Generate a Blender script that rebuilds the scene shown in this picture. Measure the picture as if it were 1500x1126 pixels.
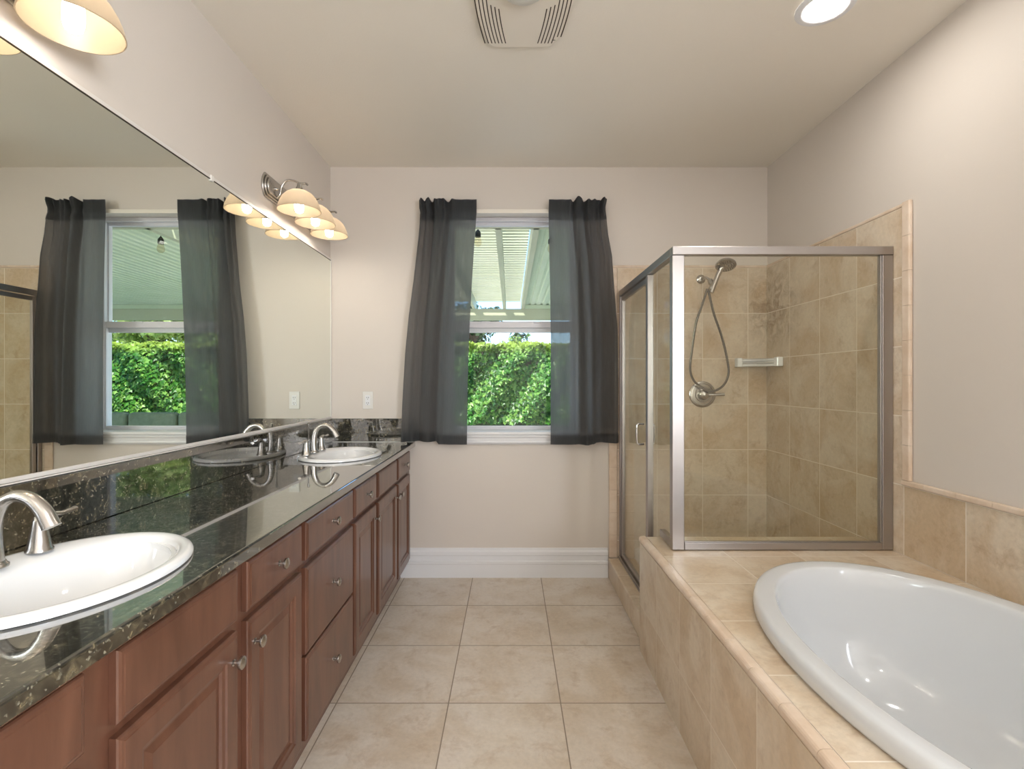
import bpy, bmesh, math, random
from mathutils import Vector, Matrix
random.seed(7)
PI = math.pi
for o in list(bpy.data.objects): bpy.data.objects.remove(o)
scene = bpy.context.scene
col = scene.collection

# ------------------------------------------------------------------ camera, world, sun, exposure
H = 1.31
cam_d = bpy.data.cameras.new('camera'); cam = bpy.data.objects.new('camera', cam_d); col.objects.link(cam)
cam.location = (0, 0, H); cam.rotation_euler = (PI/2, 0, 0)
cam_d.sensor_width = 36; cam_d.lens = 18.0; cam_d.sensor_fit = 'HORIZONTAL'
cam_d.shift_x = 2.5/1500; cam_d.shift_y = -3.5/1500
cam_d.clip_start = 0.02; cam_d.clip_end = 200
scene.camera = cam
vs = scene.view_settings
vs.view_transform = 'Standard'; vs.look = 'None'; vs.gamma = 1; vs.use_curve_mapping = False
vs.exposure = 0.45

world = bpy.data.worlds.new('world'); scene.world = world; world.use_nodes = True
wn = world.node_tree.nodes; wl = world.node_tree.links
bg = wn['Background']
sky = wn.new('ShaderNodeTexSky'); sky.sky_type = 'NISHITA'; sky.sun_disc = False
sky.sun_elevation = math.radians(52); sky.sun_rotation = math.radians(220); sky.air_density = 1.0; sky.dust_density = 0.6
tn = wn.new('ShaderNodeMixRGB'); tn.blend_type = 'MULTIPLY'; tn.inputs[0].default_value = 1; tn.inputs[2].default_value = (.70, .88, 1.06, 1)
wl.new(sky.outputs[0], tn.inputs[1]); wl.new(tn.outputs[0], bg.inputs[0]); bg.inputs[1].default_value = 0.33

def add_light(name, kind, loc, energy, color=(1, 1, 1), rot=(0, 0, 0), **kw):
    d = bpy.data.lights.new(name, kind); d.energy = energy; d.color = color
    for k, v in kw.items(): setattr(d, k, v)
    o = bpy.data.objects.new(name, d); o.location = loc; o.rotation_euler = rot; col.objects.link(o); return o
sun_dir = Vector((0.55, 0.55, -1.0)).normalized()
sun = add_light('sun', 'SUN', (0, 0, 12), 5.5, (1, .96, .88)); sun.data.angle = 0.01
sun.rotation_euler = sun_dir.to_track_quat('-Z', 'Y').to_euler()
# added fill light at an added side window, unseen behind the camera
XR_ = 1.732
rear = add_light('added_side_fill', 'AREA', (XR_+.14, -1.25, 1.62), 112, (.90, .95, 1.0), (PI/2, 0, PI), shape='RECTANGLE', size=1.28, size_y=1.28)
rear.rotation_euler = Vector((-1, 0, 0)).to_track_quat('-Z', 'Y').to_euler()
BULB_STRENGTH = 31.0
CAN_STRENGTH = 90.0

# ------------------------------------------------------------------ colour and node helpers
def lin(r, g, b):
    def f(c):
        c /= 255.0
        return c/12.92 if c <= .04045 else ((c+.055)/1.055)**2.4
    return (f(r), f(g), f(b), 1)

def mat(name, color=None, rough=.5, metal=0, **kw):
    m = bpy.data.materials.new(name); m.use_nodes = True
    p = m.node_tree.nodes['Principled BSDF']
    if color: p.inputs['Base Color'].default_value = color
    p.inputs['Roughness'].default_value = rough; p.inputs['Metallic'].default_value = metal
    for k, v in kw.items(): p.inputs[k.replace('_', ' ')].default_value = v
    return m

class NG:
    def __init__(s, m): s.m = m; s.n = m.node_tree.nodes; s.l = m.node_tree.links; s.p = s.n.get('Principled BSDF')
    def new(s, t, **kw):
        n = s.n.new('ShaderNode'+t)
        for k, v in kw.items(): setattr(n, k, v)
        return n
    def link(s, a, b): s.l.new(a, b)
    def math(s, op, a, b=None):
        n = s.new('Math', operation=op)
        for i, v in enumerate((a, b)):
            if v is None: continue
            if isinstance(v, (int, float)): n.inputs[i].default_value = v
            else: s.link(v, n.inputs[i])
        return n.outputs[0]
    def mix(s, fac, a, b, bt='MIX'):
        n = s.new('MixRGB', blend_type=bt)
        for i, v in enumerate((fac, a, b)):
            if isinstance(v, (int, float)): n.inputs[i].default_value = v
            elif isinstance(v, tuple): n.inputs[i].default_value = v
            else: s.link(v, n.inputs[i])
        return n.outputs[0]
    def noise(s, scale, detail=3, rough=.5, vec=None, dist=0):
        n = s.new('TexNoise'); n.inputs['Scale'].default_value = scale; n.inputs['Detail'].default_value = detail
        n.inputs['Roughness'].default_value = rough; n.inputs['Distortion'].default_value = dist
        if vec is not None: s.link(vec, n.inputs['Vector'])
        return n.outputs['Fac']
    def ramp(s, fac, stops):
        n = s.new('ValToRGB'); e = n.color_ramp.elements
        while len(e) > 1: e.remove(e[-1])
        e[0].position = stops[0][0]; e[0].color = stops[0][1]
        for p, c in stops[1:]:
            k = e.new(p); k.color = c
        s.link(fac, n.inputs[0]); return n.outputs[0]
    def bump(s, h, strength=.2, dist=.01, normal=None):
        n = s.new('Bump'); n.inputs['Strength'].default_value = strength; n.inputs['Distance'].default_value = dist
        s.link(h, n.inputs['Height'])
        if normal is not None: s.link(normal, n.inputs['Normal'])
        return n.outputs[0]
    def pos(s):
        g = s.new('NewGeometry'); return g.outputs['Position']

BW = (0, 0, 0, 1), (1, 1, 1, 1)

def paint(name, c, bump=.12, scale=260, rough=.55):
    m = mat(name, c, rough); g = NG(m)
    h = g.noise(scale, 3, .6, g.pos())
    g.link(g.bump(h, bump, .002), g.p.inputs['Normal'])
    return m

def tile(name, ax, u0, v0, size, light, dark, spot, grout, rough=.28, mortar=.0022, stain=False):
    m = mat(name, None, rough); g = NG(m); pos = g.pos()
    sep = g.new('SeparateXYZ'); g.link(pos, sep.inputs[0])
    u = g.math('SUBTRACT', sep.outputs[ax[0]], u0 - 20*size); v = g.math('SUBTRACT', sep.outputs[ax[1]], v0 - 20*size)
    cmb = g.new('CombineXYZ'); g.link(u, cmb.inputs[0]); g.link(v, cmb.inputs[1])
    b = g.new('TexBrick', offset=0, squash=1, offset_frequency=1, squash_frequency=1)
    g.link(cmb.outputs[0], b.inputs['Vector'])
    b.inputs['Color1'].default_value = BW[0]; b.inputs['Color2'].default_value = BW[1]; b.inputs['Mortar'].default_value = BW[0]
    for k, q in (('Scale', 1), ('Mortar Size', mortar), ('Mortar Smooth', .15), ('Bias', 0), ('Brick Width', size), ('Row Height', size)):
        b.inputs[k].default_value = q
    # every tile gets its own piece of the mottle pattern
    off = g.new('VectorMath', operation='SCALE'); g.link(b.outputs['Color'], off.inputs[0]); off.inputs['Scale'].default_value = 7.3
    vec = g.new('VectorMath', operation='ADD'); g.link(pos, vec.inputs[0]); g.link(off.outputs[0], vec.inputs[1])
    n1 = g.noise(3.4, 5, .6, vec.outputs[0], .8)
    c1 = g.ramp(n1, [(.36, dark), (.60, light)])
    n2 = g.noise(10.0, 6, .72, vec.outputs[0], .4)
    f2 = g.ramp(n2, [(.52, BW[0]), (.74, (.66, .66, .66, 1))])
    c2 = g.mix(f2, c1, spot)
    n3 = g.noise(60, 3, .6, vec.outputs[0]); f3 = g.ramp(n3, [(.3, (.93, .93, .93, 1)), (.7, (1.04, 1.04, 1.04, 1))])
    c3 = g.mix(1.0, c2, f3, 'MULTIPLY')
    if stain:   # brown mineral stains in the upper corner of the shower
        d = g.new('VectorMath', operation='SUBTRACT'); g.link(pos, d.inputs[0]); d.inputs[1].default_value = (1.70, 3.32, 1.80)
        s2 = g.new('VectorMath', operation='MULTIPLY'); g.link(d.outputs[0], s2.inputs[0]); s2.inputs[1].default_value = (5.5, 2.9, 3.0)
        ln = g.new('VectorMath', operation='LENGTH'); g.link(s2.outputs[0], ln.inputs[0])
        f = g.ramp(ln.outputs['Value'], [(.35, BW[1]), (1.0, BW[0])])
        nn = g.ramp(g.noise(13, 6, .7, pos, 1.5), [(.38, (.05, .05, .05, 1)), (.66, (.8, .8, .8, 1))])
        ff = g.mix(1.0, f, nn, 'MULTIPLY')
        c3 = g.mix(ff, c3, lin(128, 104, 78))
    final = g.mix(b.outputs['Fac'], c3, grout)
    g.link(final, g.p.inputs['Base Color'])
    inv = g.math('SUBTRACT', 1.0, b.outputs['Fac'])
    g.link(g.bump(inv, .5, .002), g.p.inputs['Normal'])
    rr = g.math('MULTIPLY_ADD', b.outputs['Fac'], .5); 
    rr.node.inputs[2].default_value = rough; g.link(rr, g.p.inputs['Roughness'])
    return m

M = {}
M['wall'] = paint('wall_paint', lin(217, 209, 201))
M['ceil'] = paint('ceiling_paint', lin(238, 232, 222), .35, 120)
M['white'] = mat('white_trim_paint', lin(232, 233, 236), .35)
M['vinyl'] = mat('white_vinyl', lin(226, 226, 232), .4)
TL, TD, TS, TG = lin(220, 206, 186), lin(204, 182, 154), lin(178, 150, 120), lin(232, 222, 208)
M['floor'] = tile('floor_tile', (0, 1), -.252, 3.005, .4575, lin(221, 211, 199), lin(208, 193, 174), lin(184, 160, 134), lin(148, 134, 118), .30, .0025)
M['tile_far'] = tile('shower_tile_far', (0, 2), 1.292, 1.772, .305, TL, TD, TS, TG, .25, stain=True)
M['tile_right'] = tile('shower_tile_right', (1, 2), 2.545, 1.772, .305, TL, TD, TS, TG, .25, stain=True)
M['tile_deck'] = tile('deck_tile_top', (0, 1), .953, 2.229, .3015, TL, TD, TS, TG)
M['tile_face'] = tile('deck_tile_face', (1, 2), 2.221, .227, .3015, TL, TD, TS, TG)
M['tile_curb'] = tile('curb_tile', (1, 0), 2.221, .50, .3015, TL, TD, TS, TG)
def plain_tile(name, c1, c2):
    m = mat(name, None, .25); g = NG(m)
    g.link(g.ramp(g.noise(7, 4, .6, g.pos()), [(.35, c2), (.65, c1)]), g.p.inputs['Base Color']); return m
M['bull'] = plain_tile('bullnose_tile', lin(230, 213, 196), lin(214, 191, 168))

def granite():
    m = mat('dark_granite', None, .055); g = NG(m); pos = g.pos()
    n1 = g.ramp(g.noise(38, 5, .7, pos, 1.2), [(.36, lin(24, 25, 23)), (.52, lin(52, 51, 43)), (.68, lin(116, 106, 82))])
    v = g.new('TexVoronoi'); v.inputs['Scale'].default_value = 75
    dn = g.new('TexNoise'); dn.inputs['Scale'].default_value = 60; g.link(pos, dn.inputs['Vector'])
    ds = g.new('VectorMath', operation='SCALE'); g.link(dn.outputs['Color'], ds.inputs[0]); ds.inputs['Scale'].default_value = .035
    da = g.new('VectorMath', operation='ADD'); g.link(pos, da.inputs[0]); g.link(ds.outputs[0], da.inputs[1]); g.link(da.outputs[0], v.inputs['Vector'])
    f = g.ramp(v.outputs['Distance'], [(.10, BW[1]), (.34, BW[0])])
    n2 = g.ramp(g.noise(30, 2, .5, pos), [(.44, BW[0]), (.56, BW[1])])
    ff = g.mix(1.0, f, n2, 'MULTIPLY')
    c = g.mix(ff, n1, lin(150, 145, 126)); g.link(c, g.p.inputs['Base Color'])
    g.p.inputs['IOR'].default_value = 2.0
    g.p.inputs['Coat Weight'].default_value = 1.0; g.p.inputs['Coat Roughness'].default_value = .01; g.p.inputs['Coat IOR'].default_value = 1.9
    return m
M['granite'] = granite()

def wood():
    m = mat('cherry_wood', None, .34); g = NG(m)
    mp = g.new('Mapping'); mp.inputs['Scale'].default_value = (6, 6, 1.0); g.link(g.pos(), mp.inputs[0])
    n = g.noise(3.0, 5, .6, mp.outputs[0], .6)
    g.link(g.ramp(n, [(.3, lin(82, 50, 36)), (.7, lin(108, 71, 54))]), g.p.inputs['Base Color'])
    g.p.inputs['Coat Weight'].default_value = .35; g.p.inputs['Coat Roughness'].default_value = .16
    return m
M['wood'] = wood()
M['nickel'] = mat('brushed_nickel', (.50, .48, .455, 1), .27, 1)
M['frame'] = mat('satin_shower_frame', (.44, .415, .405, 1), .36, 1)
M['channel'] = mat('satin_mirror_channel', (.80, .77, .74, 1), .5, .25)
M['chrome'] = mat('chrome', (.82, .82, .82, 1), .08, 1)
M['darkmetal'] = mat('hose_metal', (.15, .135, .115, 1), .35, 1)
M['porcelain'] = mat('white_porcelain', lin(236, 237, 238), .08, Coat_Weight=.5, Coat_Roughness=.02)
M['acrylic'] = mat('white_tub_acrylic', lin(212, 215, 218), .12, Coat_Weight=.3, Coat_Roughness=.04)
M['plastic'] = mat('white_plastic', lin(228, 226, 222), .35)
M['fan'] = mat('fan_cover_plastic', lin(232, 224, 212), .4)
M['dark'] = mat('dark_slot', lin(70, 58, 46), .7)
M['black'] = mat('black_plastic', lin(30, 30, 24), .5)
M['mirror'] = mat('mirror_silver', (.88, .915, .855, 1), 0.0, 1)
M['edge'] = mat('mirror_edge', lin(60, 50, 38), .4)

def glass(name, tint, refl=1.0, ior=1.5):
    m = bpy.data.materials.new(name); m.use_nodes = True; g = NG(m); g.n.remove(g.p)
    out = g.n['Material Output']
    t = g.new('BsdfTransparent'); t.inputs[0].default_value = tint
    gl = g.new('BsdfGlossy'); gl.inputs['Roughness'].default_value = 0.0
    lw = g.new('LayerWeight'); lw.inputs['Blend'].default_value = .5      # Schlick reflectance, same on both faces of the pane
    f = g.math('POWER', lw.outputs['Facing'], 5.0); f = g.math('MULTIPLY', f, .96); f = g.math('ADD', f, .04); f = g.math('MULTIPLY', f, refl)
    mx = g.new('MixShader'); g.link(f, mx.inputs[0]); g.link(t.outputs[0], mx.inputs[1]); g.link(gl.outputs[0], mx.inputs[2])
    g.link(mx.outputs[0], out.inputs['Surface']); return m
M['shower_glass'] = glass('shower_glass', (.975, .98, .945, 1), 1.0)
M['window_glass'] = glass('window_glass', (.99, 1, .995, 1), .5)
M['bulb_glass'] = glass('clear_bulb_glass', (.95, .9, .8, 1))

def emis(name, c, s):
    m = bpy.data.materials.new(name); m.use_nodes = True; g = NG(m)
    g.p.inputs['Emission Color'].default_value = c; g.p.inputs['Emission Strength'].default_value = s
    g.p.inputs['Base Color'].default_value = (.9, .9, .9, 1); return m
M['bulb'] = emis('lit_bulb', (1, .90, .78, 1), BULB_STRENGTH)
M['can'] = emis('lit_can_lens', (1, .96, .90, 1), CAN_STRENGTH)

def trans_mat(name, c, tc, tfac, rough=.6, transp=0, weave=False):
    m = bpy.data.materials.new(name); m.use_nodes = True; g = NG(m); out = g.n['Material Output']
    g.p.inputs['Base Color'].default_value = c; g.p.inputs['Roughness'].default_value = rough
    t = g.new('BsdfTranslucent'); t.inputs[0].default_value = tc
    mx = g.new('MixShader'); mx.inputs[0].default_value = tfac
    g.link(g.p.outputs[0], mx.inputs[1]); g.link(t.outputs[0], mx.inputs[2]); last = mx.outputs[0]
    if transp:
        tr = g.new('BsdfTransparent'); m2 = g.new('MixShader'); m2.inputs[0].default_value = transp
        if weave:
            tc_ = g.pos(); mp = g.new('Mapping'); mp.inputs['Scale'].default_value = (260, 1, 14); g.link(tc_, mp.inputs[0])
            n = g.noise(1.0, 2, .6, mp.outputs[0])
            mr = g.new('MapRange'); g.link(n, mr.inputs[0]); mr.inputs[1].default_value = .3; mr.inputs[2].default_value = .7
            mr.inputs[3].default_value = transp*.6; mr.inputs[4].default_value = transp*1.4; g.link(mr.outputs[0], m2.inputs[0])
        g.link(last, m2.inputs[1]); g.link(tr.outputs[0], m2.inputs[2]); last = m2.outputs[0]
    g.link(last, out.inputs['Surface']); return m
M['shade'] = trans_mat('frosted_shade_glass', lin(168, 153, 129), (.66, .60, .52, 1), .5, .3)
M['curtain'] = trans_mat('charcoal_curtain_fabric', lin(72, 75, 78), (.33, .325, .335, 1), .5, .85, .11, True)

# ------------------------------------------------------------------ mesh helpers
class Bm:
    def __init__(s): s.v = []; s.f = []; s.sm = []
    def add(s, vs, fs, smooth=False):
        k = len(s.v); s.v += [tuple(v) for v in vs]
        for f in fs: s.f.append(tuple(i+k for i in f)); s.sm.append(smooth)
        return s
    def box(s, x0, x1, y0, y1, z0, z1):
        v = [(x, y, z) for x in (x0, x1) for y in (y0, y1) for z in (z0, z1)]
        return s.add(v, [(0, 1, 3, 2), (4, 6, 7, 5), (0, 4, 5, 1), (2, 3, 7, 6), (0, 2, 6, 4), (1, 5, 7, 3)])
    def lathe(s, prof, c=(0, 0, 0), axis='Z', n=32, cap=True):
        """prof: (radius, height) pairs along the axis"""
        vs = []
        for r, h in prof:
            for i in range(n):
                a = 2*PI*i/n; x, y = r*math.cos(a), r*math.sin(a)
                p = {'Z': (x, y, h), 'X': (h, x, y), 'Y': (x, h, y)}[axis]
                vs.append((p[0]+c[0], p[1]+c[1], p[2]+c[2]))
        fs = []
        for k in range(len(prof)-1):
            for i in range(n):
                j = (i+1) % n; fs.append((k*n+i, k*n+j, (k+1)*n+j, (k+1)*n+i))
        if cap:
            fs.append(tuple(range(n))[::-1]); fs.append(tuple((len(prof)-1)*n+i for i in range(n)))
        return s.add(vs, fs, True)
    def tube(s, pts, rad, n=12, sq=1.0, closed=False):
        pts = [Vector(p) for p in pts]; N = len(pts)
        if not isinstance(rad, (list, tuple)): rad = [rad]*N
        vs = []; up = None
        for i, p in enumerate(pts):
            t = (pts[min(i+1, N-1)] - pts[max(i-1, 0)]).normalized()
            if up is None:
                up = Vector((0, 0, 1)) if abs(t.z) < .9 else Vector((0, 1, 0))
            a = t.cross(up).normalized(); b = a.cross(t).normalized(); up = b
            for k in range(n):
                an = 2*PI*k/n
                vs.append(p + a*math.cos(an)*rad[i] + b*math.sin(an)*rad[i]*sq)
        fs = []
        for i in range(N-1):
            for k in range(n):
                j = (k+1) % n; fs.append((i*n+k, i*n+j, (i+1)*n+j, (i+1)*n+k))
        fs.append(tuple(range(n))[::-1]); fs.append(tuple((N-1)*n+k for k in range(n)))
        return s.add(vs, fs, True)
    def prism(s, poly, axis, a, b):
        """poly: 2D points in the plane normal to axis, extruded a..b.  X:(y,z) Y:(x,z) Z:(x,y)"""
        def P(u, v, w): return {'X': (w, u, v), 'Y': (u, w, v), 'Z': (u, v, w)}[axis]
        n = len(poly); vs = [P(u, v, a) for u, v in poly] + [P(u, v, b) for u, v in poly]
        fs = [(i, (i+1) % n, n+(i+1) % n, n+i) for i in range(n)] + [tuple(range(n))[::-1], tuple(range(n, 2*n))]
        return s.add(vs, fs)
    def loops(s, loops, close_first=False, close_last=False, smooth=True):
        n = len(loops[0]); vs = [p for l in loops for p in l]; fs = []
        for k in range(len(loops)-1):
            for i in range(n):
                j = (i+1) % n; fs.append((k*n+i, k*n+j, (k+1)*n+j, (k+1)*n+i))
        if close_first: fs.append(tuple(range(n))[::-1])
        if close_last: fs.append(tuple((len(loops)-1)*n+i for i in range(n)))
        return s.add(vs, fs, smooth)

origin = {}
def link(o, parent=None):
    col.objects.link(o)
    if parent is not None: o.parent = parent
def obj(name, b, m, parent=None, bevel=0, seg=2, solid=0, sub=0, recalc=True, angle=35, loc=None):
    me = bpy.data.meshes.new(name)
    off = origin[parent.name] if parent is not None else Vector(loc or (0, 0, 0))
    me.from_pydata([(v[0]-off[0], v[1]-off[1], v[2]-off[2]) for v in b.v], [], b.f)
    me.polygons.foreach_set('use_smooth', b.sm)
    if recalc:
        t = bmesh.new(); t.from_mesh(me); bmesh.ops.recalc_face_normals(t, faces=t.faces); t.to_mesh(me); t.free()
    me.materials.append(m)
    if any(b.sm): me.set_sharp_from_angle(angle=math.radians(angle))
    o = bpy.data.objects.new(name, me); link(o, parent)
    if parent is None and loc: o.location = loc
    origin[o.name] = Vector(off)
    if bevel:
        q = o.modifiers.new('bevel', 'BEVEL'); q.width = bevel; q.segments = seg; q.limit_method = 'ANGLE'; q.angle_limit = math.radians(40)
    if solid:
        q = o.modifiers.new('solid', 'SOLIDIFY'); q.thickness = solid; q.offset = 0
    if sub:
        q = o.modifiers.new('sub', 'SUBSURF'); q.levels = sub; q.render_levels = sub
    return o
def tag(o, label, cat, group=None):
    o['label'] = label; o['category'] = cat
    if group: o['group'] = group
    return o
def thing(name, label, cat, loc, group=None):
    o = bpy.data.objects.new(name, None); o.empty_display_size = .05; col.objects.link(o); o.location = loc
    origin[o.name] = Vector(loc); return tag(o, label, cat, group)
def struct(name, b, m, parent=None, **kw):
    o = obj(name, b, m, parent, **kw)
    if parent is None: o['kind'] = 'structure'
    return o
def copy_tree(o, delta=None, parent=None):
    c = o.copy(); col.objects.link(c)
    if parent is not None: c.parent = parent
    if delta is not None: c.location = o.location + Vector(delta)
    for ch in list(o.children): copy_tree(ch, None, c)
    return c
def spline(ctrl, n=8):
    """Catmull-Rom through control points"""
    P = [Vector(c) for c in ctrl]; P = [2*P[0]-P[1]] + P + [2*P[-1]-P[-2]]; out = []
    for i in range(1, len(P)-2):
        for k in range(n):
            t = k/n; a, b_, c, d = P[i-1], P[i], P[i+1], P[i+2]
            out.append(.5*((2*b_) + (c-a)*t + (2*a-5*b_+4*c-d)*t*t + (3*b_-a-3*c+d)*t**3))
    out.append(P[-2]); return out

XL, XR, YF, YB, ZC = -1.212, 1.732, 3.45, -2.2, 2.758

# ------------------------------------------------------------------ room shell
struct('floor', Bm().box(XL-.15, XR+.15, YB-.15, YF+.15, -.12, 0), M['floor'])
struct('ceiling', Bm().box(XL-.15, XR+.15, YB-.15, YF+.15, ZC, ZC+.2), M['ceil'])
struct('wall_left', Bm().box(XL-.15, XL, YB-.15, YF+.15, 0, ZC), M['wall'])
RW = (-1.9, -.6, .97, 2.27)      # opening added for the fill light, unseen in the right wall
b = Bm(); b.box(XR, XR+.15, YB-.15, RW[0], 0, ZC); b.box(XR, XR+.15, RW[1], YF+.15, 0, ZC)
b.box(XR, XR+.15, RW[0], RW[1], 0, RW[2]); b.box(XR, XR+.15, RW[0], RW[1], RW[3], ZC)
struct('wall_right', b, M['wall'])
WX0, WX1, WZ0, WZ1 = -.445, .457, .955, 2.462       # window opening
T = .20
b = Bm(); b.box(XL, WX0, YF, YF+T, 0, ZC); b.box(WX1, XR, YF, YF+T, 0, ZC)
b.box(WX0, WX1, YF, YF+T, 0, WZ0); b.box(WX0, WX1, YF, YF+T, WZ1, ZC)
struct('wall_far', b, M['wall'])
struct('wall_rear', Bm().box(XL, XR, YB-.15, YB, 0, ZC), M['wall'])
b = Bm(); y0, y1, z0, z1 = RW
for ya, yb, za, zb in ((y0, y1, z0, z0+.05), (y0, y1, z1-.05, z1), (y0, y0+.05, z0+.05, z1-.05), (y1-.05, y1, z0+.05, z1-.05)):
    b.box(XR+.04, XR+.10, ya, yb, za, zb)
struct('window_added', b, M['vinyl'])  # added window frame around the fill light, out of view

# far window
win = thing('window_1', 'white window', 'window', (0.006, 3.62, .955)); del win['label']; del win['category']; win['kind'] = 'structure'
def rect_frame(b, x0, x1, z0, z1, w, y0, y1, wt=None, wb=None):
    wt = wt or w; wb = wb or w
    b.box(x0, x0+w, y0, y1, z0, z1); b.box(x1-w, x1, y0, y1, z0, z1)
    b.box(x0+w, x1-w, y0, y1, z0, z0+wb); b.box(x0+w, x1-w, y0, y1, z1-wt, z1)
b = Bm(); rect_frame(b, WX0, WX1, .978, WZ1, .03, 3.58, 3.65, .028, .012); obj('window_frame', b, M['vinyl'], win, .002)
b = Bm(); rect_frame(b, WX0+.03, WX1-.016, 1.66, WZ1-.028, .022, 3.61, 3.645, .022, .034); obj('upper_sash', b, M['vinyl'], win, .002)
b = Bm(); rect_frame(b, WX0+.03, WX1-.016, .99, 1.735, .022, 3.585, 3.612, .045, .014); obj('lower_sash', b, M['vinyl'], win, .003)
b = Bm()
for x in (-.17, .19): b.box(x-.03, x+.03, 3.582, 3.60, 1.722, 1.736)
obj('sash_lock', b, M['vinyl'], win, .003)
obj('window_pane', Bm().box(WX0+.05, WX1-.05, 3.627, 3.631, 1.69, WZ1-.05), M['window_glass'], win)
obj('window_pane', Bm().box(WX0+.05, WX1-.05, 3.597, 3.601, 1.0, 1.70), M['window_glass'], win)
b = Bm(); b.box(WX0-.05, WX1+.05, 3.415, 3.58, .957, .978)
b.box(WX0+.001, WX1-.001, YF+.001, 3.585, .955, .977)
sill = obj('window_sill', b, M['white'], win, .006, 3)
b = Bm(); b.prism([(3.448, .957), (3.428, .957), (3.424, .945), (3.430, .935), (3.432, .915), (3.426, .905), (3.436, .892), (3.448, .890)], 'X', WX0-.035, WX1+.035)
obj('apron', b, M['white'], win, .001)

# baseboard
prof = [(YF, 0), (YF-.022, 0), (YF-.022, .088), (YF-.026, .094), (YF-.026, .108), (YF-.014, .114), (YF-.014, .145), (YF-.020, .150), (YF-.020, .170), (YF-.010, .182), (YF-.008, .195), (YF, .195)]
struct('baseboard_far', Bm().prism(prof, 'X', -.738, .655), M['white'])

# ------------------------------------------------------------------ tile cladding (part of the walls)
ZT = 2.077
struct('wall_tiled_far', Bm().box(.72, XR-.01, YF-.010, YF-.0005, .03, ZT), M['tile_far'])
b = Bm(); b.box(XR-.010, XR-.0005, 2.245, YF-.011, .03, ZT); b.box(XR-.010, XR-.0005, -.15, 2.245, .552, .857)
struct('wall_tiled_right', b, M['tile_right'])
def pieces(b, axis, a0, a1, other, step=.1515, gap=.0012, r=.008):
    a = a0; (u0, u1, v0, v1) = other; r = min(r, (u1-u0)/2-.0005, (v1-v0)/2-.0005); poly = []
    for cu, cv, q in ((u1-r, v1-r, 0), (u0+r, v1-r, 1), (u0+r, v0+r, 2), (u1-r, v0+r, 3)):
        for k in range(5): t = (q+k/4)*PI/2; poly.append((cu+r*math.cos(t), cv+r*math.sin(t)))
    while a < a1-.01:
        b.prism(poly, axis, a, min(a+step, a1)-gap); a += step
b = Bm()
pieces(b, 'X', .662, XR-.012, (YF-.014, YF-.0005, ZT, ZT+.018)); pieces(b, 'Z', .133, ZT, (.662, .719, YF-.014, YF-.0005))
pieces(b, 'Y', 2.245, YF-.015, (XR-.014, XR-.0005, ZT, ZT+.018))
pieces(b, 'Z', .885, ZT+.018, (XR-.020, XR-.0005, 2.198, 2.244))
pieces(b, 'Y', -.15, 2.244, (XR-.020, XR-.0005, .858, .884))
struct('trim_1', b, M['bull'])

# ------------------------------------------------------------------ tub deck, curb, tub
CX, CY, TA, TB, TN = 1.216, 1.292, .478, .756, 2.08
def superell(a, b_, z, n=120, ex=TN):
    out = []
    for i in range(n):
        t = 2*PI*i/n; c, s_ = math.cos(t), math.sin(t)
        out.append((CX+a*math.copysign(abs(c)**(2/ex), c), CY+b_*math.copysign(abs(s_)**(2/ex), s_), z))
    return out
deck = thing('tub_deck', 'beige tiled platform that surrounds the white oval bathtub', 'tub deck', (1.18, 1.2, 0))
DX0, DX1, DY0, DY1, DZ = .634, XR-.011, -.15, 2.51, .552
inner = superell(TA-.03, TB-.03, DZ)
outer = []
for (x, y, z) in inner:
    dx, dy = x-CX, y-CY
    k = min(((DX1-.0-CX) if dx > 0 else (DX0+.034-CX))/dx if abs(dx) > 1e-6 else 9e9, ((DY1-CY) if dy > 0 else (DY0-CY))/dy if abs(dy) > 1e-6 else 9e9)
    outer.append([CX+dx*k, CY+dy*k, z])
for cx_, cy_ in ((DX0+.034, DY0), (DX0+.034, DY1), (DX1, DY0), (DX1, DY1)):
    q = min(outer, key=lambda p: (p[0]-cx_)**2+(p[1]-cy_)**2); q[0] = cx_; q[1] = cy_
b = Bm(); b.loops([[tuple(p) for p in outer], inner, [(x, y, z-.03) for x, y, z in inner]], smooth=False)
obj('deck_top', b, M['tile_deck'], deck)
b = Bm(); b.box(DX0, DX0+.034, DY0, DY1, 0, DZ-.026)
obj('deck_front', b, M['tile_face'], deck)
b = Bm(); b.box(DX0+.035, DX1, DY1-.03, DY1, 0, DZ-.002)
obj('deck_end', b, M['tile_far'], deck)
b = Bm(); pieces(b, 'Y', DY0-.003, DY1+.001, (DX0-.004, DX0+.037, DZ-.027, DZ+.004), .1508, .0016, .013)
obj('edge_trim', b, M['bull'], deck)

tub = Bm()
L = [(.008, .553), (.002, .557), (.0, .564), (.002, .582), (.007, .594), (.012, .5985), (.018, .6005), (.026, .601), (.060, .5965), (.066, .594), (.070, .588), (.073, .576), (.080, .54), (.090, .47), (.106, .38), (.132, .29), (.17, .22), (.22, .18), (.28, .163), (.34, .158)]
tub.loops([superell(TA-i, TB-i*1.05, z, ex=TN-.05*min(1, i/.2)) for i, z in L], close_last=True)
t_ = obj('bathtub', tub, M['acrylic'], angle=60)
t_.data.shade_smooth() if hasattr(t_.data, 'shade_smooth') else None
tag(t_, 'white oval drop-in bathtub set in the beige tiled deck', 'bathtub')

cb = Bm(); cb.box(.657, .80, DY1+.002, YF-.016, 0, .131)
curb = obj('shower_curb', cb, M['tile_curb'], bevel=.008, seg=3); tag(curb, 'low beige tiled threshold under the shower door', 'curb')
struct('floor_shower', Bm().box(.801, XR-.011, DY1+.001, YF-.011, .001, .03), M['tile_deck'])

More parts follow.
